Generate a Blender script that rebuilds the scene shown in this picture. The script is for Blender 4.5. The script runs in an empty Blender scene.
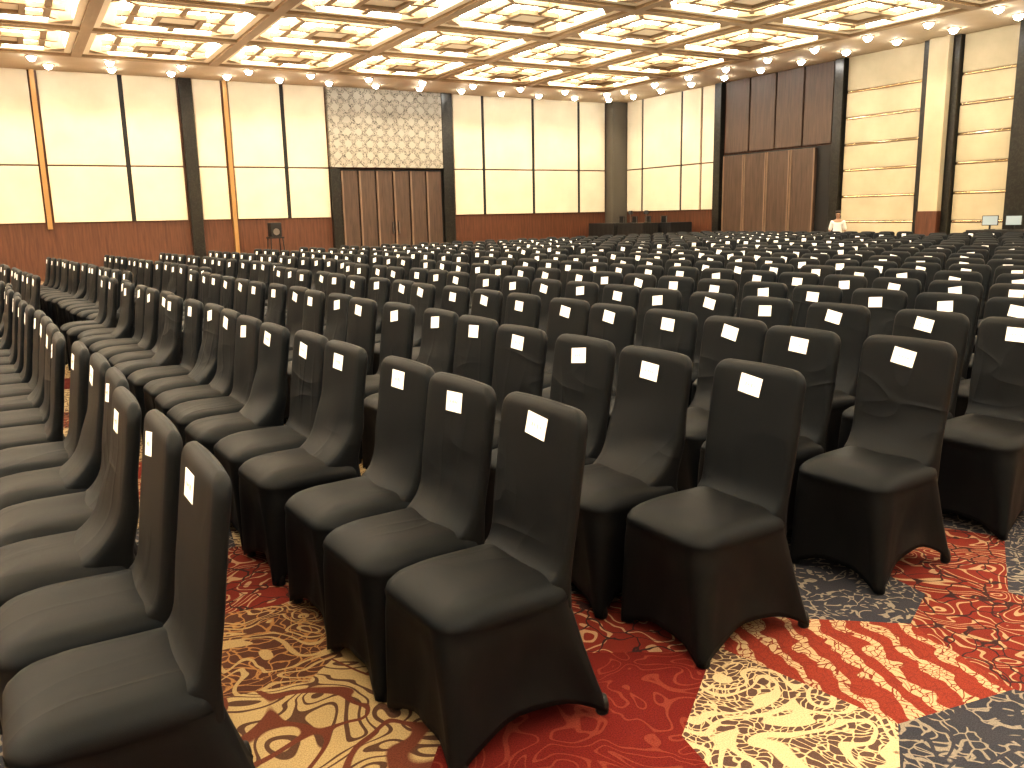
import bpy, math, random
from mathutils import Matrix, Vector
random.seed(7)
COL = bpy.context.scene.collection
vs_=bpy.context.scene.view_settings
vs_.view_transform='Standard'
try: vs_.look='Medium High Contrast'
except Exception as ex: print('look',ex)
R = math.radians
# ------------------------------------------------------------------ helpers
class MB:
    def __init__(s): s.v=[]; s.f=[]; s.m=[]
    def face(s, idx, m=0): s.f.append(idx); s.m.append(m)
    def quad(s, a,b,c,d, m=0):
        n=len(s.v); s.v += [a,b,c,d]; s.face((n,n+1,n+2,n+3),m)
    def box(s, x0,x1,y0,y1,z0,z1, m=0):
        n=len(s.v)
        s.v += [(x0,y0,z0),(x1,y0,z0),(x1,y1,z0),(x0,y1,z0),(x0,y0,z1),(x1,y0,z1),(x1,y1,z1),(x0,y1,z1)]
        for q in ((0,3,2,1),(4,5,6,7),(0,1,5,4),(1,2,6,5),(2,3,7,6),(3,0,4,7)):
            s.face(tuple(n+i for i in q),m)
    def rings(s, rs, m=0, cap0=False, cap1=False):
        n0=len(s.v); k=len(rs[0])
        for r in rs: s.v += r
        for j in range(len(rs)-1):
            a=n0+j*k; b=a+k
            for i in range(k):
                i2=(i+1)%k
                s.face((a+i,a+i2,b+i2,b+i),m)
        if cap0: s.face(tuple(n0+i for i in reversed(range(k))),m)
        if cap1: s.face(tuple(n0+(len(rs)-1)*k+i for i in range(k)),m)
    def cyl(s, cx,cy,z0,z1,r0,r1=None,n=16,m=0):
        r1=r0 if r1 is None else r1
        s.rings([[(cx+r*math.cos(2*math.pi*i/n),cy+r*math.sin(2*math.pi*i/n),z) for i in range(n)] for r,z in ((r0,z0),(r1,z1))],m,True,True)
    def tube(s,p,q,r,n=8,m=0):
        p=Vector(p);q=Vector(q);d=(q-p).normalized()
        a=d.orthogonal().normalized(); b=d.cross(a)
        s.rings([[tuple(c+a*r*math.cos(2*math.pi*i/n)+b*r*math.sin(2*math.pi*i/n)) for i in range(n)] for c in (p,q)],m,True,True)
    def add(s,o,M,moff=0):
        n=len(s.v)
        s.v += [tuple(M@Vector(p)) for p in o.v]
        for f,m in zip(o.f,o.m): s.face(tuple(n+i for i in f),m+moff)
    def data(s,name,mats,smooth=False):
        me=bpy.data.meshes.new(name); me.from_pydata(s.v,[],s.f)
        for m in mats: me.materials.append(m)
        me.polygons.foreach_set('material_index',s.m)
        if smooth: me.polygons.foreach_set('use_smooth',[True]*len(s.f))
        me.update(); return me
    def build(s,name,mats,parent=None,smooth=False,bevel=0):
        if not isinstance(mats,(list,tuple)): mats=[mats]
        return link(name,s.data(name,mats,smooth),parent,bevel=bevel)
def link(name,me,parent=None,bevel=0):
    o=bpy.data.objects.new(name,me); COL.objects.link(o)
    if parent: o.parent=parent
    if bevel:
        b=o.modifiers.new('bevel','BEVEL'); b.width=bevel; b.segments=2; b.limit_method='ANGLE'
    return o
def tag(o,label=None,cat=None,group=None,kind=None):
    if label: o['label']=label
    if cat: o['category']=cat
    if group: o['group']=group
    if kind: o['kind']=kind
    return o
def empty(name,loc,rz=0):
    o=bpy.data.objects.new(name,None); COL.objects.link(o); o.location=loc; o.rotation_euler.z=rz
    o.empty_display_size=.1
    return o
# ------------------------------------------------------------------ materials
class NT:
    def __init__(s,name):
        s.mat=bpy.data.materials.new(name); s.mat.use_nodes=True
        s.t=s.mat.node_tree; s.b=s.t.nodes['Principled BSDF']
    def n(s,typ,ins=None,**kw):
        x=s.t.nodes.new(typ)
        for k,v in kw.items(): setattr(x,k,v)
        for k,v in (ins or {}).items():
            if isinstance(v,bpy.types.NodeSocket): s.t.links.new(v,x.inputs[k])
            else: x.inputs[k].default_value=v
        return x
    def math(s,op,a,b=0.0): return s.n('ShaderNodeMath',{0:a,1:b},operation=op).outputs[0]
    def set(s,**kw):
        for k,v in kw.items():
            k=k.replace('_',' ')
            if isinstance(v,bpy.types.NodeSocket): s.t.links.new(v,s.b.inputs[k])
            else: s.b.inputs[k].default_value=v
    def ramp(s,fac,stops,interp='LINEAR'):
        r=s.n('ShaderNodeValToRGB',{'Fac':fac}); cr=r.color_ramp; cr.interpolation=interp
        while len(cr.elements)<len(stops): cr.elements.new(.5)
        for e,(p,c) in zip(cr.elements,stops): e.position=p; e.color=(*c,1)
        return r.outputs['Color']
    def mix(s,f,a,b):
        x=s.n('ShaderNodeMix',data_type='RGBA')
        for i,v in ((0,f),(6,a),(7,b)):
            if isinstance(v,bpy.types.NodeSocket): s.t.links.new(v,x.inputs[i])
            else: x.inputs[i].default_value=v if i==0 else (*v,1)
        return x.outputs[2]
    def coord(s,scale=(1,1,1),rot=(0,0,0)):
        c=s.n('ShaderNodeTexCoord')
        return s.n('ShaderNodeMapping',{'Vector':c.outputs['Object'],'Scale':scale,'Rotation':rot}).outputs[0]
    def bump(s,h,st=.2,d=.01):
        b=s.n('ShaderNodeBump',{'Height':h,'Strength':st,'Distance':d}); s.set(Normal=b.outputs[0])
def plain(name,c,rough=.6,metal=0,**kw):
    t=NT(name); t.set(Base_Color=(*c,1),Roughness=rough,Metallic=metal)
    nz=t.n('ShaderNodeTexNoise',{'Vector':t.coord(),'Scale':30.0})
    t.bump(nz.outputs[0],.05)
    t.set(**kw); return t.mat
def emis(name,c,st):
    t=NT(name); t.set(Base_Color=(*c,1),Emission_Color=(*c,1),Emission_Strength=st); return t.mat
def wood(name,c1,c2,rough=.35):
    t=NT(name)
    nz=t.n('ShaderNodeTexNoise',{'Vector':t.coord((9,9,.7)),'Scale':2.0,'Detail':6.0,'Distortion':.6})
    t.set(Base_Color=t.ramp(nz.outputs[0],[(.3,c1),(.7,c2)]),Roughness=rough); return t.mat
def fabric_cover():
    t=NT('black_spandex')
    oi=t.n('ShaderNodeObjectInfo'); tc=t.n('ShaderNodeTexCoord')
    off=t.math('MULTIPLY',oi.outputs['Random'],37.0)
    add=t.n('ShaderNodeVectorMath',{0:tc.outputs['Object'],1:off},operation='ADD').outputs[0]
    def nz(scale,rot,s,det=1.0,dist=.5):
        mp=t.n('ShaderNodeMapping',{'Vector':add,'Scale':scale,'Rotation':rot})
        return t.n('ShaderNodeTexNoise',{'Vector':mp.outputs[0],'Scale':s,'Detail':det,'Roughness':.45,'Distortion':dist}).outputs[0]
    def ridge(n,k):     # narrow creases where the noise crosses its middle
        return t.math('POWER',t.math('MAXIMUM',t.math('SUBTRACT',1.0,t.math('MULTIPLY',t.math('ABSOLUTE',t.math('SUBTRACT',n,.5)),k)),0.0),2.0)
    z=t.n('ShaderNodeSeparateXYZ',{0:tc.outputs['Object']}).outputs[2]
    low=t.n('ShaderNodeMapRange',{'Value':z,'From Min':.40,'From Max':.10,'To Min':0.0,'To Max':1.0}).outputs[0]
    mid=t.n('ShaderNodeMapRange',{'Value':t.math('ABSOLUTE',t.math('SUBTRACT',z,.66)),'From Min':.26,'From Max':.06,'To Min':0.0,'To Max':1.0}).outputs[0]
    patch=t.n('ShaderNodeMapRange',{'Value':nz((1,1,1),(0,0,0),2.0,0.0,0.0),'From Min':.42,'From Max':.60}).outputs[0]
    broad=nz((1,1.3,.6),(0,0,0),2.4,0.0,.3)
    cr1=ridge(nz((1,1.0,3.2),(.7,0,0),2.2,0.0,.4),7.0)
    cr2=ridge(nz((1,3.4,1.0),(.5,0,0),1.8,0.0,.4),7.0)
    vert=nz((8,8,.8),(0,0,0),1.3,0.0,.6)
    hgt=t.math('ADD',t.math('MULTIPLY',broad,.8),t.math('MULTIPLY',t.math('MULTIPLY',t.math('ADD',cr1,cr2),t.math('MULTIPLY',mid,patch)),.26))
    hgt=t.math('ADD',hgt,t.math('MULTIPLY',t.math('MULTIPLY',vert,low),.32))
    fine=t.n('ShaderNodeTexNoise',{'Vector':tc.outputs['Object'],'Scale':520.0,'Detail':1.0})
    hgt=t.math('ADD',hgt,t.math('MULTIPLY',fine.outputs[0],.02))
    t.bump(hgt,.45,.03)
    col=t.mix(oi.outputs['Random'],(.0030,.0034,.0042),(.0048,.0045,.0046))
    t.set(Base_Color=col,Roughness=.60,Specular_IOR_Level=.22,Specular_Tint=(.75,.87,1.0,1))
    return t.mat
M_COVER=fabric_cover()
M_CARD=plain('white_card',(.96,.98,1.0),.6)
M_INK=plain('card_ink',(.42,.34,.34),.7)
M_FOOT=plain('foot_pocket',(.004,.004,.004),.6)
M_BLACK=plain('matte_black',(.008,.008,.008),.6)
M_WOOD=wood('red_brown_wood',(.065,.025,.013),(.125,.050,.026),.45)
M_WOOD2=wood('door_wood',(.048,.030,.021),(.088,.055,.038),.5)
M_WOOD3=wood('door_frame_wood',(.13,.088,.06),(.20,.135,.09),.5)
M_GOLD=plain('gold_trim',(.40,.24,.10),.4,.5)
M_RAIL=plain('polished_rail',(.75,.62,.42),.16,1.0)
def panel_mat(name,c1,c2):
    t=NT(name)
    nz=t.n('ShaderNodeTexNoise',{'Vector':t.coord((1,1,1)),'Scale':1.4,'Detail':5.0})
    w=t.n('ShaderNodeTexNoise',{'Vector':t.coord((60,60,60)),'Scale':3.0})
    t.set(Base_Color=t.ramp(nz.outputs[0],[(.3,c1),(.7,c2)]),Roughness=.8); t.bump(w.outputs[0],.1); return t.mat
M_PANEL=panel_mat('beige_wall_fabric',(.62,.56,.42),(.70,.63,.48))
M_PANEL2=panel_mat('gold_beige_wall_fabric',(.42,.365,.25),(.51,.445,.31))
M_CEIL=panel_mat('ceiling_cream_paint',(.44,.36,.25),(.52,.42,.30))
M_BEAM=panel_mat('ceiling_beam',(.26,.195,.125),(.33,.245,.16))
M_CEILP=panel_mat('ceiling_panel',(.70,.62,.48),(.78,.70,.55))
def marble():
    t=NT('black_marble')
    nz=t.n('ShaderNodeTexNoise',{'Vector':t.coord((1,1,1)),'Scale':5.0,'Detail':8.0,'Distortion':2.0})
    t.set(Base_Color=t.ramp(nz.outputs[0],[(.48,(.010,.010,.009)),(.53,(.028,.028,.023)),(.57,(.012,.012,.010))]),Roughness=.3); return t.mat
M_MARBLE=marble()
def damask():
    t=NT('damask_panel')
    mp=t.coord((1,1,1))
    sx=t.n('ShaderNodeSeparateXYZ',{0:mp})
    def sn(sock,k): return t.math('SINE',t.math('MULTIPLY',sock,k))
    u=t.math('ADD',sx.outputs[0],sx.outputs[2]); w=t.math('SUBTRACT',sx.outputs[0],sx.outputs[2])
    p=t.math('MULTIPLY',sn(u,8.5),sn(w,8.5))
    nz=t.n('ShaderNodeTexNoise',{'Vector':mp,'Scale':9.0,'Detail':3.0,'Distortion':1.5})
    a=t.math('ADD',p,t.math('MULTIPLY',sn(nz.outputs[0],28.0),.4))
    t.set(Base_Color=t.ramp(a,[(.0,(.36,.335,.28)),(.12,(.04,.037,.03)),(.34,(.06,.055,.045)),(.44,(.33,.305,.25))]),Roughness=.6)
    return t.mat
M_DAMASK=damask()
M_COVE=emis('cove_glow',(1,.91,.75),13.5)
M_LENS=emis('lamp_lens',(1,.96,.88),70)
# ------------------------------------------------------------------ carpet materials
def carpet(kind):
    t=NT('carpet_'+kind)
    co=t.coord()
    warp=t.n('ShaderNodeTexNoise',{'Vector':co,'Scale':5.0,'Detail':2.0})
    wv=t.n('ShaderNodeVectorMath',{0:warp.outputs['Color'],'Scale':.25},operation='SCALE')
    wc=t.n('ShaderNodeVectorMath',{0:co,1:wv.outputs[0]},operation='ADD').outputs[0]
    def lines(scale,lo,hi,k=55.0):
        n=t.n('ShaderNodeTexNoise',{'Vector':co,'Scale':scale,'Detail':.9,'Distortion':1.2})
        return t.ramp(t.math('SINE',t.math('MULTIPLY',n.outputs[0],k)),[(lo,(0,0,0)),(hi,(1,1,1))])
    def cells(scale,lo,hi):
        v=t.n('ShaderNodeTexVoronoi',{'Vector':wc,'Scale':scale},feature='DISTANCE_TO_EDGE')
        return t.ramp(v.outputs[0],[(lo,(0,0,0)),(hi,(1,1,1))])
    if kind=='gold_curl':
        c=t.mix(lines(2.7,.5,.68,80.0),(.40,.305,.17),(.095,.052,.037))
        c=t.mix(lines(1.6,.86,.93,30.0),c,(.13,.045,.03))
    elif kind=='gold_speckle':
        c=t.mix(cells(30,.05,.09),(.45,.36,.23),(.085,.052,.045))
        c=t.mix(lines(2.6,.35,.5,70.0),c,(.46,.37,.24))
    elif kind=='red_parang':
        w=t.n('ShaderNodeTexWave',{'Vector':t.coord((1,1,1),(0,0,.35)),'Scale':2.9,'Distortion':4.2,'Detail':1.0,'Detail Scale':3.0})
        m=t.ramp(w.outputs['Fac'],[(.6,(0,0,0)),(.66,(1,1,1))])
        c=t.mix(m,(.19,.034,.022),(.40,.30,.19))
        c=t.mix(cells(34,.04,.07),(.15,.028,.02),c)
    elif kind=='red_floral':
        c=t.mix(lines(3.4,.70,.83,76.0),(.145,.024,.018),(.32,.22,.14))
        c=t.mix(cells(8,.02,.035),(.035,.018,.02),c)
    elif kind=='navy_leaf':
        c=t.mix(cells(18,.05,.08),(.21,.185,.16),(.034,.037,.050))
        c=t.mix(lines(3.0,.45,.6,62.0),c,(.037,.039,.052))
    elif kind=='red_plain':
        c=t.mix(lines(4.2,.75,.9,64.0),(.11,.014,.012),(.16,.035,.024))
    else:
        c=t.mix(cells(20,.04,.07),(.31,.17,.075),(.085,.038,.028))
        c=t.mix(lines(3.2,.55,.7,70.0),c,(.35,.26,.14))
    mo=t.n('ShaderNodeTexNoise',{'Vector':co,'Scale':240.0,'Detail':1.0})
    c2=t.n('ShaderNodeMix',{0:.5},data_type='RGBA',blend_type='MULTIPLY')
    t.t.links.new(c,c2.inputs[6]); 
    g=t.ramp(mo.outputs[0],[(.3,(.3,.3,.3)),(.65,(1,1,1))]); t.t.links.new(g,c2.inputs[7])
    t.set(Base_Color=c2.outputs[2],Roughness=.95,Specular_IOR_Level=.1)
    t.bump(mo.outputs[0],.3,.004)
    return t.mat
KINDS=['gold_curl','gold_speckle','red_parang','red_floral','navy_leaf','red_plain','orange_brown']
CARP=[carpet(k) for k in KINDS]
# ------------------------------------------------------------------ room
X0,X1,Y0,Y1=-15.5,20.6,-9.2,27.0
HC=5.6
def floor():
    seeds=[(.50,2.25,0),(.62,2.92,6),(.72,3.48,3),(1.02,2.45,0),(1.743,2.39,3),(1.50,1.98,5),(1.80,1.58,1),(2.30,1.68,2),
           (2.68,2.15,4),(3.3,2.05,3),(2.98,1.50,3),(2.20,1.05,4),(1.22,1.70,5),(1.45,1.2,1)]
    sp=.62
    man=list(seeds); rnd=random.Random(3)
    nx=int((X1-X0)/sp)+1; ny=int((Y1-Y0)/sp)+1
    for i in range(nx):
        for j in range(ny):
            x=X0+(i+.5+rnd.uniform(-.33,.33))*sp; y=Y0+(j+.5+rnd.uniform(-.33,.33))*sp
            if all((x-a)**2+(y-b)**2>.40**2 for a,b,_ in man): seeds.append((x,y,rnd.choice([0,0,1,1,2,2,3,3,4,5,6])))
    grid={}
    for s in seeds: grid.setdefault((int(s[0]//1),int(s[1]//1)),[]).append(s)
    mb=MB()
    for s in seeds:
        poly=[(max(X0,s[0]-1.5),max(Y0,s[1]-1.5)),(min(X1,s[0]+1.5),max(Y0,s[1]-1.5)),(min(X1,s[0]+1.5),min(Y1,s[1]+1.5)),(max(X0,s[0]-1.5),min(Y1,s[1]+1.5))]
        gx,gy=int(s[0]//1),int(s[1]//1)
        for a in range(-2,3):
            for b in range(-2,3):
                for o in grid.get((gx+a,gy+b),[]):
                    if o is s: continue
                    mx,my=(s[0]+o[0])/2,(s[1]+o[1])/2; dx,dy=o[0]-s[0],o[1]-s[1]
                    out=[]
                    for k in range(len(poly)):
                        p=poly[k];q=poly[(k+1)%len(poly)]
                        dp=(p[0]-mx)*dx+(p[1]-my)*dy; dq=(q[0]-mx)*dx+(q[1]-my)*dy
                        if dp<=0: out.append(p)
                        if (dp<0<dq) or (dq<0<dp):
                            u=dp/(dp-dq); out.append((p[0]+u*(q[0]-p[0]),p[1]+u*(q[1]-p[1])))
                    poly=out
                    if len(poly)<3: break
                if len(poly)<3: break
            if len(poly)<3: break
        if len(poly)>=3:
            n=len(mb.v); mb.v+=[(p[0],p[1],0) for p in poly]; mb.face(tuple(range(n,n+len(poly))),s[2])
    tag(mb.build('floor',CARP),kind='structure')
floor()
def wallbox(name,a,mat):
    m=MB(); m.box(*a); return tag(m.build(name,mat),kind='structure')
WB=wallbox('wall_back',(X0-.2,X1+.2,Y1,Y1+.2,0,6.8),M_WOOD)
WR=wallbox('wall_right',(X1,X1+.2,Y0,Y1,0,6.8),M_WOOD)
WL=wallbox('wall_left',(X0-.2,X0,Y0,Y1,0,6.8),M_PANEL)
WF=wallbox('wall_front',(X0-.2,X1+.2,Y0-.2,Y0,0,6.8),M_PANEL)
def part(name,parent,mat,*boxes,bevel=0):
    m=MB()
    for b in boxes: m.box(*b)
    return m.build(name,mat,parent,bevel=bevel)
PB,PM=1.58,3.10
def bpanel(x0,x1,mat=M_PANEL,th=.06):
    part('fabric_panel',WB,mat,(x0,x1,Y1-th,Y1,PB,PM),bevel=.01)
    part('fabric_panel',WB,mat,(x0,x1,Y1-th,Y1,PM+.04,HC),bevel=.01)
xs=[-12.5,-10.6,-8.7,-6.8,-4.9,-3.0,-1.1,.86]
for a,b in zip(xs[:-1],xs[1:]): bpanel(a+.04,b-.04)
part('gold_strip',WB,M_GOLD,(.86,.98,Y1-.14,Y1,1.4,HC))
for a,b in ((1.04,3.02),(3.14,4.56),(5.0,5.8),(6.02,7.55),(7.67,8.95),(13.45,14.55),(14.66,16.6),(16.71,18.6),(18.71,19.85)): bpanel(a,b)
part('gold_strip',WB,M_GOLD,(5.85,5.97,Y1-.14,Y1,0,HC))
part('marble_pilaster',WB,M_MARBLE,(4.62,4.96,Y1-.2,Y1,0,HC),bevel=.01)
part('marble_pilaster',WB,M_MARBLE,(8.98,9.28,Y1-.22,Y1,0,PM),bevel=.01)
part('marble_pilaster',WB,M_MARBLE,(12.95,13.34,Y1-.22,Y1,0,HC),bevel=.01)
part('damask_panel',WB,M_DAMASK,(9.0,12.95,Y1-.2,Y1,PM+.04,HC),bevel=.01)
for a in (3.08,7.61,14.6,16.65,18.65): part('black_joint',WB,M_BLACK,(a-.06,a+.06,Y1-.03,Y1,PB,HC))
part('corner_column',WB,plain('grey_column',(.09,.08,.065),.5),(19.9,20.6,Y1-.5,Y1,0,HC),bevel=.02)
M_MET=plain('dull_metal',(.18,.17,.16),.35,.9)
# doors in the back wall
D1=tag(part('door_1',None,M_BLACK,(9.28,12.95,Y1-.06,Y1-.01,0,PM)),kind='structure')
for i in range(6):
    a=9.33+i*.6; lf=part('door_leaf',D1,M_WOOD2,(a,a+.56,Y1-.12,Y1-.06,.02,PM-.06),bevel=.01)
    part('stile',lf,M_WOOD3,(a,a+.06,Y1-.15,Y1-.12,.02,PM-.06))
    if i in (2,3): part('handle',lf,M_MET,(a+(.49 if i==2 else .1),a+(.52 if i==2 else .13),Y1-.2,Y1-.12,1.0,1.4))
# right wall
def rpanel(y0,y1,mat=M_PANEL,th=.06):
    for a,b in ((PB,PM),(PM+.04,HC)): part('fabric_panel',WR,mat,(X1-th,X1,y0,y1,a,b),bevel=.01)
for a,b in ((25.6,26.45),(23.45,25.5),(22.45,23.35),(21.75,22.35)): rpanel(a,b)
for a in (25.55,23.4): part('black_joint',WR,M_BLACK,(X1-.03,X1,a-.05,a+.05,PB,HC))
part('marble_pilaster',WR,M_MARBLE,(X1-.2,X1,21.35,21.65,0,HC),bevel=.01)
for i in range(4):
    a=17.0+i*1.07; part('upper_wood_panel',WR,M_WOOD2,(X1-.08,X1,a+.02,a+1.03,3.36,HC),bevel=.01)
D2=tag(part('door_2',None,M_BLACK,(X1-.04,X1-.01,16.92,21.3,0,3.32)),kind='structure')
for i in range(4):
    a=17.5+i*.94; lf=part('door_leaf',D2,M_WOOD2,(X1-.14,X1-.04,a,a+.91,.02,3.27),bevel=.01)
    part('frame_strip',lf,M_WOOD3,(X1-.16,X1-.14,a,a+.05,.02,3.27),(X1-.16,X1-.14,a+.86,a+.91,.02,3.27))
part('marble_pilaster',WR,M_MARBLE,(X1-.2,X1,16.6,16.9,0,HC),bevel=.01)
zs=[.35,1.1,1.8,2.52,3.22,3.93,4.64,HC]
def banded(y0,y1):
    for a,b in zip(zs[:-1],zs[1:]):
        part('fabric_panel',WR,M_PANEL2,(X1-.07,X1,y0,y1,a+.07,b),bevel=.015)
        part('polished_rail',WR,M_RAIL,(X1-.075,X1,y0,y1,a+.015,a+.055),bevel=.012)
banded(14.2,16.55); banded(11.75,13.2); banded(7.5,10.6); banded(3.5,6.6); banded(-.5,2.6)
part('marble_pilaster',WR,M_MARBLE,(X1-.2,X1,13.97,14.18,0,HC))
part('lit_column',WR,M_PANEL2,(X1-.35,X1,13.42,13.95,1.4,HC),bevel=.01)
part('column_base',WR,M_WOOD,(X1-.38,X1,13.4,13.97,0,1.4),bevel=.01)
part('marble_pilaster',WR,M_MARBLE,(X1-.2,X1,13.22,13.4,0,HC))
for a in (11.2,7.0,3.0): part('marble_pilaster',WR,M_MARBLE,(X1-.35,X1,a-.3,a+.52,0,HC))
# ------------------------------------------------------------------ camera model
F_PX=844.0; TH=math.atan(168/844.0); RL=R(1.21); YAW=R(30); HE=1.5
hv=Vector((math.sin(YAW),math.cos(YAW),0)); r0=Vector((math.cos(YAW),-math.sin(YAW),0)); zv=Vector((0,0,1))
fw=math.cos(TH)*hv-math.sin(TH)*zv; dn=-math.sin(TH)*hv-math.cos(TH)*zv
ix=math.cos(RL)*r0+math.sin(RL)*dn; iy=-math.sin(RL)*r0+math.cos(RL)*dn
CAM=Vector((0,0,HE))
def proj(p):
    d=Vector(p)-CAM; z=d.dot(fw)
    if z<.1: return None
    return 512+F_PX*d.dot(ix)/z, 384+F_PX*d.dot(iy)/z, z
# ------------------------------------------------------------------ ceiling
MOD=3.25; GX1,GY1=18.1,24.4; GN=10; GX0,GY0=GX1-GN*MOD,GY1-GN*MOD
m=MB()
m.box(X0,X1,GY1,Y1,HC,HC+.2); m.box(X0,X1,Y0,GY0,HC,HC+.2); m.box(X0,GX0,GY0,GY1,HC,HC+.2); m.box(GX1,X1,GY0,GY1,HC,HC+.2)
CE=tag(m.build('ceiling',M_CEIL),kind='structure')
h=1.95
def ringframe(mb,o,i,z0,z1,mm):
    mb.box(-o,o,-o,-i,z0,z1,mm); mb.box(-o,o,i,o,z0,z1,mm); mb.box(-o,-i,-i,i,z0,z1,mm); mb.box(i,o,-i,i,z0,z1,mm)
cf=MB()
ringframe(cf,h,h-.14,-.04,.14,0)
ringframe(cf,h-.14,h-.32,.03,.10,1)
ringframe(cf,h-.29,h-.32,.09,.94,1)
cf.box(-h,h,-h,h,.92,.96,1)
for sx in (-1,1):
    for sy in (-1,1):
        Mx=Matrix.Translation((sx*(h-.50),sy*(h-.50),.08))@Matrix.Rotation(R(-45*sx*sy),4,'Z')
        t=MB(); t.box(-.55,.55,-.12,.12,-.04,.80,0); cf.add(t,Mx)
inn=MB()
ringframe(inn,1.12,.96,.04,.14,0)
ringframe(inn,.58,.44,-.04,.06,0); inn.box(-.44,.44,-.44,.44,.02,.04,1)
for k in range(4):
    t=MB(); t.box(.54,1.40,-.07,.07,.01,.12); inn.add(t,Matrix.Rotation(R(90*k),4,'Z'))
    t=MB(); t.box(1.44,1.80,-.06,.06,.05,.14); inn.add(t,Matrix.Rotation(R(45+90*k),4,'Z'))
cv=MB()
def strips(o,L,z0,z1,split=0):
    for k in range(4):
        Mx=Matrix.Rotation(k*math.pi/2,4,'Z'); t=MB()
        if split:
            t.quad((-L,o,z0),(-split,o,z0),(-split,o,z1),(-L,o,z1)); t.quad((split,o,z0),(L,o,z0),(L,o,z1),(split,o,z1))
        else: t.quad((-L,o,z0),(L,o,z0),(L,o,z1),(-L,o,z1))
        cv.add(t,Mx)
strips(h-.335,h-.84,.09,.62,.14); strips(1.04,.92,.15,.50,.10); strips(.51,.42,.07,.32)
S=Matrix.Diagonal((MOD/3.9,MOD/3.9,.95,1))
def scaled(b):
    q=MB(); q.add(b,S); return q
cf_me=scaled(cf).data('coffer',[M_BEAM,M_CEILP]); inn_me=scaled(inn).data('inner_frame',[M_BEAM,M_CEILP]); cv_me=scaled(cv).data('cove_light',[M_COVE])
for i in range(GN):
    for j in range(GN):
        o=link('coffer',cf_me,CE); o.location=(GX0+(i+.5)*MOD,GY0+(j+.5)*MOD,HC)
        link('inner_frame',inn_me,o); link('cove_light',cv_me,o)
for x,y in ((12,19),(4,21),(16,12),(6,12)):  # added fill lamps without fixtures, facing up to brighten the ceiling's underside
    L=bpy.data.lights.new('added_ceiling_fill','AREA'); L.shape='RECTANGLE'; L.size=8; L.size_y=7; L.energy=140; L.color=(1,.87,.66)
    lo=bpy.data.objects.new('added_ceiling_fill',L); COL.objects.link(lo); lo.location=(x,y,3.9); lo.rotation_euler.x=math.pi
# downlights
ring=MB(); n=20
ring.rings([[(r*math.cos(2*math.pi*i/n),r*math.sin(2*math.pi*i/n),z) for i in range(n)] for r,z in ((.14,0),(.14,-.02),(.115,-.025),(.11,-.005))])
ring_me=ring.data('trim_ring',[M_BEAM]); ln=MB()
ln.rings([[(.1*math.sin(R(a))*math.cos(2*math.pi*i/n),.1*math.sin(R(a))*math.sin(2*math.pi*i/n),-.015-.11*math.cos(R(a))) for i in range(n)] for a in (8,30,50,70,90)],0,True,True)
ln_me=ln.data('lens',[M_LENS],True)
ORD=['first','second','third','fourth','fifth','sixth','seventh','eighth','ninth','tenth','eleventh','twelfth','thirteenth','fourteenth','fifteenth','sixteenth','seventeenth','eighteenth','nineteenth','twentieth','twenty-first','twenty-second','twenty-third','twenty-fourth','twenty-fifth','twenty-sixth','twenty-seventh','twenty-eighth','twenty-ninth','thirtieth','thirty-first','thirty-second','thirty-third']
def downlight(x,y,lab,grp,spot=0):
    e=empty('ceiling_downlight',(x,y,HC)); link('trim_ring',ring_me,e); link('lens',ln_me,e)
    tag(e,lab,'ceiling light',grp)
    if spot:
        L=bpy.data.lights.new('downlight_beam','SPOT'); L.energy=spot; L.color=(1,.87,.66); L.spot_size=R(120); L.spot_blend=1.0; L.shadow_soft_size=.06
        lo=bpy.data.objects.new('downlight_beam',L); COL.objects.link(lo); lo.location=(x,y,HC-.18)
for k in range(14):
    downlight(19.3-k*1.5,25.95,'round downlight close to the back wall, %s from the hall corner'%ORD[k],'downlights close to the back wall',165)
for k in range(12):
    downlight(18.4-k*1.75,24.85,'round downlight on inner line along the back wall, %s from the corner'%ORD[k],'inner line of downlights along the back wall')
for k in range(10):
    downlight(19.6,24.9-k*1.5,'round downlight close to the right wall, %s from the hall corner'%ORD[k],'downlights close to the right wall',125)
for k in range(9):
    downlight(18.5,24.0-k*1.6,'round downlight on inner line along the right wall, %s from the corner'%ORD[k],'inner line of downlights along the right wall')
# ------------------------------------------------------------------ chair
def rrect(x0,x1,y0,y1,r,k,mm):
    P=[]
    cs=[(x1-r,y1-r,0,),(x0+r,y1-r,90),(x0+r,y0+r,180),(x1-r,y0+r,270)]
    for ci,(cx,cy,a0) in enumerate(cs):
        for i in range(k+1):
            a=R(a0+90*i/k); P.append((cx+r*math.cos(a),cy+r*math.sin(a),1.0,ci))
        nx,ny,na=cs[(ci+1)%4]; a=R(a0+90)
        p=(cx+r*math.cos(a),cy+r*math.sin(a)); q=(nx+r*math.cos(a),ny+r*math.sin(a))
        for i in range(1,mm+1):
            u=i/(mm+1); P.append((p[0]+(q[0]-p[0])*u,p[1]+(q[1]-p[1])*u,2*u-1,ci))
    return P
NRM=[(0,1),(-1,0),(0,-1),(1,0)]
def xc(z): return .392+.066*(max(0,z-.45)/.5)**1.15
TH_B=.020; CUR=-.009
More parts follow.
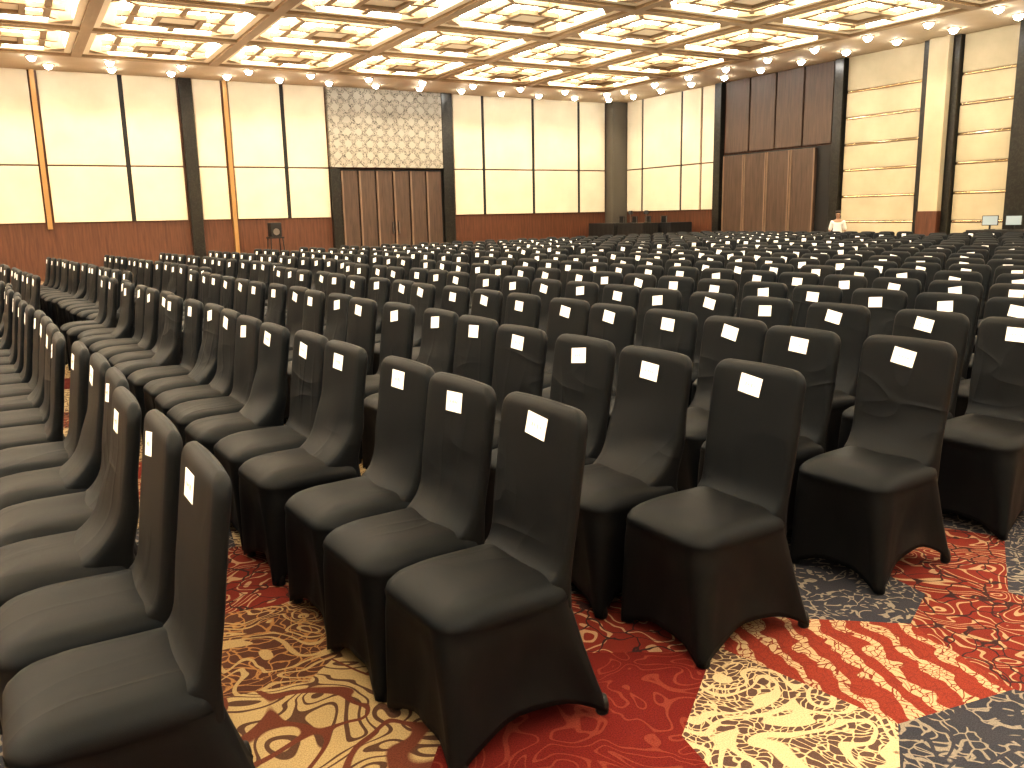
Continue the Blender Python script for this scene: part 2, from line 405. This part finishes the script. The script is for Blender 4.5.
def chair_parts(loose=0.0,hi=1,seed=0):
    rnd=random.Random(seed)
    k,mm=(4,11) if hi else (2,3)
    OX=-.27
    ph=[rnd.uniform(0,6.28) for _ in range(6)]
    sk=MB(); top=rrect(-.022,.422,-.212,.212,.07,k,mm); bot=rrect(-.014,.54,-.216,.216,.020,k,mm)
    J=16 if hi else 5; rs=[]
    for j in range(J+1):
        s=j/J; ring=[]
        for (x0,y0,e,c),(x1,y1,_,_) in zip(top,bot):
            w=1-abs(e)**2.0
            arch=(.105 if c in (0,2) else .065)+.018*math.sin(ph[c%4])
            zh=.012+arch*w
            q=s**1.25 if x1>.3 else s
            x=x0+(x1-x0)*q; y=y0+(y1-y0)*s
            inn=(.030+.012*loose)*(1-e*e)*math.sin(s*math.pi*.70)+.006*math.sin(e*7+s*5+ph[c])*s*(1-e*e)
            inn+=.005*math.exp(-((s-.08)/.05)**2)
            nx,ny=NRM[c]; x-=nx*inn; y-=ny*inn
            ring.append((x+OX,y,.415+(zh-.415)*s))
        rs.append(ring)
    rs.append([(p[0]*.985,p[1]*.975,p[2]+.006) for p in rs[-1]])
    sk.rings(rs)
    se=MB(); prof=[(.006,.400),(.001,.410),(.0,.422),(.002,.434),(.007,.446),(.015,.457),(.026,.4665),(.040,.474),(.058,.4795),(.082,.484),(.115,.487),(.16,.488),(.19,.488)]
    if not hi: prof=[prof[i] for i in (1,3,6,8,12)]
    rs=[]
    for ins,z in prof:
        r=max(.080-ins*.8,.012)
        rs.append([(x+OX,y,z-.014*max(0,(.12-x))/.12*(1 if z>.46 else max(0,(z-.420)/.040))+.004*math.sin(9*x+ph[4])*math.sin(13*y+ph[5])*(1 if z>.478 else 0)) for x,y,_,_ in rrect(-.022+ins,.424-ins,-.212+ins,.212-ins,r,k,mm)])
    se.rings(rs,0,False,True)
    bk=MB(); zt=.955; Rc=.058; rs=[]
    fil=.045+.11*loose; fh=.026+.055*loose
    if hi: zz=[.38,.42,.45,.465,.475,.485,.495,.51,.53,.555,.585,.62,.66,.70,.74,.78,.82,.85,.87,.897]
    else: zz=[.42,.47,.52,.60,.72,.897]
    nt=9 if hi else 4
    zz+= [zt-Rc+Rc*math.sin(R(90*i/nt)) for i in range(1,nt+1)]
    for z in zz:
        w0=.198+.008*min(1,max(0,(z-.45)/.3)); w=w0
        th=TH_B; tf=1.0
        if z>zt-Rc:
            q=max(0,1-((z-(zt-Rc))/Rc)**2); w=w0-Rc+Rc*math.sqrt(q)
        if z>zt-.034:
            tf=math.sqrt(max(.04,1-((z-(zt-.034))/.034)**2)); th=TH_B*tf
        ring=[]
        for x,y,_,_ in rrect(-th,th,-w,w,min(.0195,th*.97),k,mm):
            cur=CUR*tf*(1-(y/max(w0,.01))**2)
            xx=xc(z)+x+(cur if x<0 else -cur)
            fd=min(1,max(0,(.80-z)/.15))
            if x<0: xx-=fil*math.exp(-max(0,z-.47)/fh)*(-x/th)*(1-.3*(y/w0)**2)*fd
            xx+=.005*math.sin(z*23+y*9+ph[0])*(.3+loose)*fd
            yy=y*(1+.012*math.sin(z*17+ph[1])*loose)
            ring.append((xx+OX,yy,z+.008*math.cos(y/w0*1.5)*(1 if z>.86 else 0)))
        rs.append(ring)
    bk.rings(rs,0,False,True)
    return bk,se,sk
VAR=[]
for vi,(lo) in enumerate((0.0,.35,.9)):
    bk,se,sk=chair_parts(lo,1,vi+1)
    VAR.append((bk.data('backrest_cover',[M_COVER],True),se.data('seat_cover',[M_COVER],True),sk.data('skirt_cover',[M_COVER],True)))
card=MB(); card.box(-.0008,.0008,-.050,.050,-.034,.034); card_me=card.data('number_card',[M_CARD])
ft=MB(); ft.rings([[(r*math.cos(2*math.pi*i/10),r*math.sin(2*math.pi*i/10),z) for i in range(10)] for r,z in ((.015,0),(.02,.006),(.021,.03),(.014,.06))],0,True,True)
ft_me=ft.data('foot_pocket',[M_FOOT],True)
def writing(seed):
    r=random.Random(seed); w=MB(); y=-.026
    while y<.022:
        hh=r.uniform(.008,.013); a=r.uniform(.005,.009)
        for _ in range(r.choice((2,3))):
            p=(-.0014,y+r.uniform(0,a),r.uniform(-.3,.3)*hh+hh*.4*r.choice((-1,1))); q=(-.0014,y+r.uniform(0,a),-p[2])
            w.tube(p,q,.0007,4)
        y+=a+.006
    return w.data('writing',[M_INK])
WR_ME=[writing(i) for i in range(4)]
CARD_Z=.886; CX=xc(CARD_Z)+CUR-TH_B-.27-.0025
def card_pose(rnd):
    return (CX,rnd.uniform(-.020,.020),CARD_Z+rnd.uniform(-.012,.004)),(rnd.uniform(-.19,.19),math.atan(.15),0)
# ------------------------------------------------------------------ chair positions
GA=R(3.5); e1=Vector((math.cos(GA),math.sin(GA),0)); e2=Vector((-math.sin(GA),math.cos(GA),0)); O=Vector((1.13,2.08,0))
NR,NV=20,18
manual={0:[0,.46,.92,1.38],1:[0,.455,.91,1.50,1.96,2.42,2.89],2:[0,.475,.945,1.44,1.95],3:[0,.49,.97,1.45]}
xoff={(1,2):.02,(2,1):-.06,(2,2):-.07,(2,3):-.06,(1,3):.02,(3,1):-.04}
chairs=[]
rnd=random.Random(11)
def add_chair(i,k,p,rot,blk):
    q=[proj(p+Vector((0,0,z))) for z in (.1,.5,.95)]
    inview=any(a and -60<a[0]<1084 and a[1]<840 for a in q)
    chairs.append(dict(b=blk,i=i,k=k,p=p,rot=rot,d=(p-CAM).length,iv=inview,loose=rnd.choice((0,0,1,1,2))))
for i in range(NR):
    v=0
    for k in range(NV):
        man=i in manual and k<len(manual[i])
        if man: v=manual[i][k]
        elif k>0: v+=.465+rnd.uniform(-.008,.014)+(.08 if rnd.random()<.10 else 0)
        else: v=0
        p=O+(i-1)*.955*e1+v*e2+Vector((rnd.uniform(-.035,.035),0,0))
        if k==0: p=O+(i-1)*.955*e1
        p.x+=xoff.get((i,k),0)
        rot=GA+rnd.uniform(-1,1)*R(.6 if man else 1.6)
        if k==0 and i>0: rot=GA+R((-1,0,-1.5,2,1)[i%5])
        if i==0:
            f=max(0,1-v/9); rot-=R(3)*f; p+=Vector((-.03,.02,0))*f
        add_chair(i,k,p,rot,0)
GB=R(5.5); f1=Vector((math.cos(GB),math.sin(GB),0)); f2=Vector((-math.sin(GB),math.cos(GB),0))
for i in range(20):
    v=0
    for k in range(14):
        if k: v+=.462+rnd.uniform(-.005,.012)
        p=Vector((-.02,10.85,0))+i*.935*f1+v*f2+Vector((rnd.uniform(-.03,.03),0,0))
        if p.x>17.9 and p.y>15.0: continue
        if p.x>18.9: continue
        add_chair(i,k,p,GB+rnd.uniform(-1,1)*R(1.0),1)
sel=sorted([c for c in chairs if c['iv']],key=lambda c:c['d'])[:300]
selset=set(id(c) for c in sel)
loosefix={(1,0):0,(1,1):1,(1,2):1,(2,0):0,(2,1):2,(3,0):1,(1,3):2,(4,0):0,(0,0):0}
special={
 (1,0):'black covered chair at the aisle, nearest whole chair in the middle foreground',
 (2,0):'black covered chair at the aisle, front foot beside gold and red carpet patches',
 (3,0):'black covered chair with a broad seat at the aisle end of the fourth row',
 (0,0):'black covered chair in the bottom left corner, seat cut off by the frame edge',
}
for n,c in enumerate(sel):
    i,k=c['i'],c['k']
    e=empty('banquet_chair',(c['p'].x,c['p'].y,0),c['rot'])
    v=VAR[loosefix.get((i,k),c['loose']) if c['b']==0 else c['loose']]
    link('backrest_cover',v[0],e); link('seat_cover',v[1],e); link('skirt_cover',v[2],e)
    cr=random.Random(n); loc,ro=card_pose(cr)
    cd=link('number_card',card_me,e); cd.location=loc; cd.rotation_euler=ro
    tag(cd,'small white number card')
    if n<24: link('writing',WR_ME[n%4],cd)
    if n<130:
        for sx in (-1,1):
            for sy in (-1,1):
                f=link('foot_pocket',ft_me,e); f.location=(sx*.25,sy*.195,0)
    row='leftmost row' if i==0 else '%s row from left'%ORD[i]
    if c['b']==1: lab='black covered chair in rear block, %s from front, %s'%(ORD[k],row)
    elif (i,k) in special: lab=special[(i,k)]
    elif k==0: lab='black covered chair closing the aisle end of the %s'%row
    else: lab='black covered chair, %s from the aisle in the %s'%(ORD[k],row)
    tag(e,lab,'chair','black covered banquet chairs in long rows')
bk,se,sk=chair_parts(.3,0,9)
low=MB()
for b in (bk,se,sk): low.add(b,Matrix.Identity(4))
big=MB(); cnt=0
for n,c in enumerate(chairs):
    if id(c) in selset: continue
    T=Matrix.Translation((c['p'].x,c['p'].y,0))@Matrix.Rotation(c['rot'],4,'Z')
    big.add(low,T)
    loc,ro=card_pose(random.Random(n+900))
    big.add(card,T@Matrix.Translation(loc)@Matrix.Rotation(ro[1],4,'Y'),1)
    cnt+=1
o=big.build('banquet_chair_rows',[M_COVER,M_CARD],smooth=True)
tag(o,'distant rows of black covered chairs with white cards filling the far side','chairs',kind='stuff')
print('individual',len(sel),'stuff',cnt)
# ------------------------------------------------------------------ things along the walls
def draped_table(x,y,z0,rz,hh,L,lab,grp=None):
    e=empty('draped_table',(x,y,z0),rz)
    t=MB(); t.box(-L/2,L/2,-.33,.33,hh-.03,hh); t.build('tabletop',M_BLACK,e,bevel=.01)
    s=MB(); rs=[]
    for z in (hh-.001,hh-.03,hh*.5,.012):
        ring=[]
        for (px,py,_,_),q in zip(rrect(-L/2-.01,L/2+.01,-.34,.34,.03,3,18),range(200)):
            w=(1-z/hh)*.02*math.sin(q*1.7); ring.append((px*(1+w),py*(1+w*1.5),z))
        rs.append(ring)
    s.rings(rs); s.build('table_skirt',M_BLACK,e,smooth=True)
    tag(e,lab,'table',grp)
def frame_chair(x,y,z,rz,lab,nm='metal_chair'):
    e=empty(nm,(x,y,z),rz)
    t=MB(); t.box(-.21,.21,-.21,.21,.43,.49); t.build('seat',M_BLACK,e,bevel=.02)
    t=MB(); t.box(-.2,.2,.19,.23,.62,.95); t.build('backrest',M_BLACK,e,bevel=.02)
    for sx in (-1,1):
        for sy in (-1,1):
            t=MB(); t.tube((sx*.19,sy*.2,0),(sx*.18,sy*.19,.44 if sy<0 else .93),.013); t.build('leg',M_MET,e)
    return tag(e,lab,'chair',)
e=empty('low_stage_riser',(19.35,24.3,0))
t=MB(); t.box(-.98,.98,-1.93,1.93,.40,.45); t.build('deck',M_WOOD2,e,bevel=.01)
t=MB(); t.box(-.95,.95,-1.9,1.9,.0,.40); t.build('skirt',M_BLACK,e)
tag(e,'low black skirted stage riser standing in the far hall corner','stage')
draped_table(18.80,25.3,.452,R(90),.72,1.5,'black draped table on the corner riser, nearest the back wall','black draped tables on the corner riser')
draped_table(18.80,23.6,.452,R(90),.72,1.4,'black draped table on the corner riser, in the middle of three','black draped tables on the corner riser')
draped_table(19.78,22.8,.452,0,.72,.95,'black draped table on the corner riser, nearest the double doors','black draped tables on the corner riser')
for xx,yy,w in ((19.5,25.7,'nearest the back wall'),(19.55,25.0,'second from the back wall'),(19.6,24.3,'second from the double doors'),(19.75,23.6,'nearest the double doors')):
    frame_chair(xx,yy,.452,R(-100),'dark metal chair on the corner riser, %s'%w)
for xx,yy,w in ((18.8,24.0,'left'),(18.85,23.2,'right')):
    s=empty('desk_lamp',(xx,yy,1.172),0)
    t=MB(); t.cyl(0,0,0,.02,.09); t.build('base',M_BLACK,s)
    t=MB(); t.tube((0,0,.02),(0,0,.32),.012); t.build('stem',M_MET,s)
    t=MB(); t.cyl(0,0,.3,.42,.10,.06); t.build('lamp_shade',M_BLACK,s)
    tag(s,'small unlit dark lamp on the middle draped table, %s of two'%w,'lamp')
st=empty('equipment_stand',(6.85,26.0,0),R(5))
for sx in (-1,1):
    for sy in (-1,1):
        t=MB(); t.tube((sx*.24,sy*.2,0),(sx*.18,sy*.14,1.0),.018); t.build('leg',M_BLACK,st)
t=MB(); t.box(-.22,.22,-.18,.18,.98,1.03); t.build('shelf',M_BLACK,st,bevel=.005)
t=MB(); t.box(-.24,.24,-.16,.16,.5,.53); t.build('shelf',M_MET,st,bevel=.005)
tag(st,'black four legged equipment stand against the red wood of the back wall','stand')
sp=empty('speaker',(6.85,26.0,1.03),R(5))
t=MB(); t.box(-.17,.17,-.14,.14,0,.42); t.build('cabinet',M_BLACK,sp,bevel=.02)
t=MB(); 
t.rings([[(.1*math.cos(a*.3927)*r,-.141-.006*q,.15+.1*math.sin(a*.3927)*r) for a in range(16)] for r,q in ((1,0),(1,1),(.8,1.2),(.3,.2))],0,False,True); t.build('cone',M_MET,sp)
tag(sp,'small black speaker on the stand at the back wall','speaker')
draped_table(19.85,11.3,0,R(90),.95,1.7,'black draped control desk at the right wall in front of the banded panels')
M_SCR=emis('screen_blue_grey',(.30,.38,.44),.15)
def monitor(x,y,rz,lab):
    e=empty('monitor',(x,y,.95),rz)
    t=MB(); t.box(-.1,.1,-.08,.08,0,.015); t.build('base',M_BLACK,e)
    t=MB(); t.box(-.02,.02,-.015,.015,.015,.14); t.build('stand',M_BLACK,e)
    t=MB(); t.box(-.17,.17,-.02,.02,.10,.33); t.build('casing',M_BLACK,e,bevel=.006)
    t=MB(); t.box(-.155,.155,-.024,-.02,.115,.315); t.build('screen',M_SCR,e)
    tag(e,lab,'monitor')
monitor(19.8,11.75,R(-70),'left blue grey monitor on the desk by the right wall')
monitor(19.8,11.2,R(-70),'right blue grey monitor on the desk by the right wall')
# ------------------------------------------------------------------ person
def skin_mesh(name,verts,edges,rad,mat,parent,sub=2):
    me=bpy.data.meshes.new(name); me.from_pydata(verts,edges,[]); me.materials.append(mat)
    o=link(name,me,parent); 
    sm=o.modifiers.new('skin','SKIN'); sm.use_smooth_shade=True
    lay=me.skin_vertices[0] if me.skin_vertices else None
    if lay is None:
        bpy.context.view_layer.objects.active=o; lay=me.skin_vertices[0]
    for q,r_ in enumerate(rad):
        lay.data[q].radius=(r_ if isinstance(r_,tuple) else (r_,r_))
    lay.data[0].use_root=True
    s=o.modifiers.new('sub','SUBSURF'); s.levels=sub; s.render_levels=sub
    return o
def person(x,y,rz):
    e=empty('person',(x,y,0),rz)
    e.scale=(.90,.90,.90)
    SK=plain('skin',(.30,.18,.12),.5); SH=plain('white_shirt',(.66,.66,.64),.8); TR=plain('dark_trousers',(.02,.02,.025),.8); HR=plain('black_hair',(.01,.008,.008),.5); EY=plain('eye',(.02,.015,.01),.2)
    V=[(0,0,.88),(0,.0,1.02),(0,.01,1.18),(0,.01,1.30),(0,0,1.37),(0,-.01,1.43),(0,-.02,1.50),(0,-.015,1.56),
       (.09,0,.84),(.10,-.01,.47),(.10,.02,.08),(.11,-.12,.03),
       (-.09,0,.84),(-.10,-.01,.47),(-.10,.02,.08),(-.11,-.12,.03),
       (.16,.01,1.28),(.22,.02,1.02),(.20,-.12,.84),(.195,-.15,.78),
       (-.16,.01,1.28),(-.22,.02,1.02),(-.20,-.12,.84),(-.195,-.15,.78)]
    E=[(0,1),(1,2),(2,3),(3,4),(4,5),(5,6),(6,7),(0,8),(8,9),(9,10),(10,11),(0,12),(12,13),(13,14),(14,15),(3,16),(16,17),(17,18),(18,19),(3,20),(20,21),(21,22),(22,23)]
    rd=[(.13,.10),(.12,.09),(.14,.10),(.12,.08),.05,.05,(.078,.09),(.065,.075),.085,.055,.038,.035,.085,.055,.038,.035,.05,.038,.027,.02,.05,.038,.027,.02]
    skin_mesh('body',V,E,rd,SK,e)
    vs=[V[1],V[2],V[3],V[16],V[17],V[20],V[21],(0,0,.9)]; es=[(0,1),(1,2),(2,3),(3,4),(2,5),(5,6),(0,7)]
    skin_mesh('shirt',vs,es,[(.145,.115),(.16,.12),(.14,.10),.07,.058,.07,.058,(.15,.12)],SH,e)
    vs=[V[0],V[8],V[9],(.10,.02,.09),V[12],V[13],(-.10,.02,.09)]; es=[(0,1),(1,2),(2,3),(0,4),(4,5),(5,6)]
    skin_mesh('trousers',vs,es,[(.14,.11),.10,.075,.06,.10,.075,.06],TR,e)
    skin_mesh('hair',[(0,.02,1.53),(0,.005,1.60),(0,.045,1.49)],[(0,1),(0,2)],[(.080,.082),(.06,.065),(.065,.055)],HR,e)
    for sx in (-1,1):
        t=MB(); t.cyl(0,0,0,.01,.009,n=8); q=t.build('eye',EY,e); q.location=(sx*.03,-.098,1.505); q.rotation_euler.x=R(90)
        for f in range(5):
            dy=-.03+.014*f
            skin_mesh('finger',[(sx*.195,-.15+dy*.6,.77),(sx*.197,-.16+dy,.735),(sx*.19,-.155+dy,.70+(.012 if f in(0,4) else 0))],[(0,1),(1,2)],[.009,.008,.007],SK,e,1)
    skin_mesh('nose',[(0,-.095,1.50),(0,-.108,1.478)],[(0,1)],[.009,.012],SK,e,1)
    t=MB(); t.box(-.022,.022,-.100,-.094,1.449,1.456); t.build('mouth',plain('lips',(.25,.09,.07),.5),e)
    tag(e,'person in a white shirt standing by the dark door opening at the right wall','person')
person(19.75,16.0,R(-52))
# ------------------------------------------------------------------ camera, world
cam=bpy.data.cameras.new('camera'); co=bpy.data.objects.new('camera',cam); COL.objects.link(co)
Mx=Matrix((( ix.x,-iy.x,-fw.x,0),(ix.y,-iy.y,-fw.y,0),(ix.z,-iy.z,-fw.z,HE),(0,0,0,1)))
co.matrix_world=Mx; cam.sensor_width=36; cam.lens=36*F_PX/1024; cam.clip_end=200
bpy.context.scene.camera=co
w=bpy.data.worlds.new('world'); bpy.context.scene.world=w; w.use_nodes=True
w.node_tree.nodes['Background'].inputs[0].default_value=(.05,.04,.03,1)
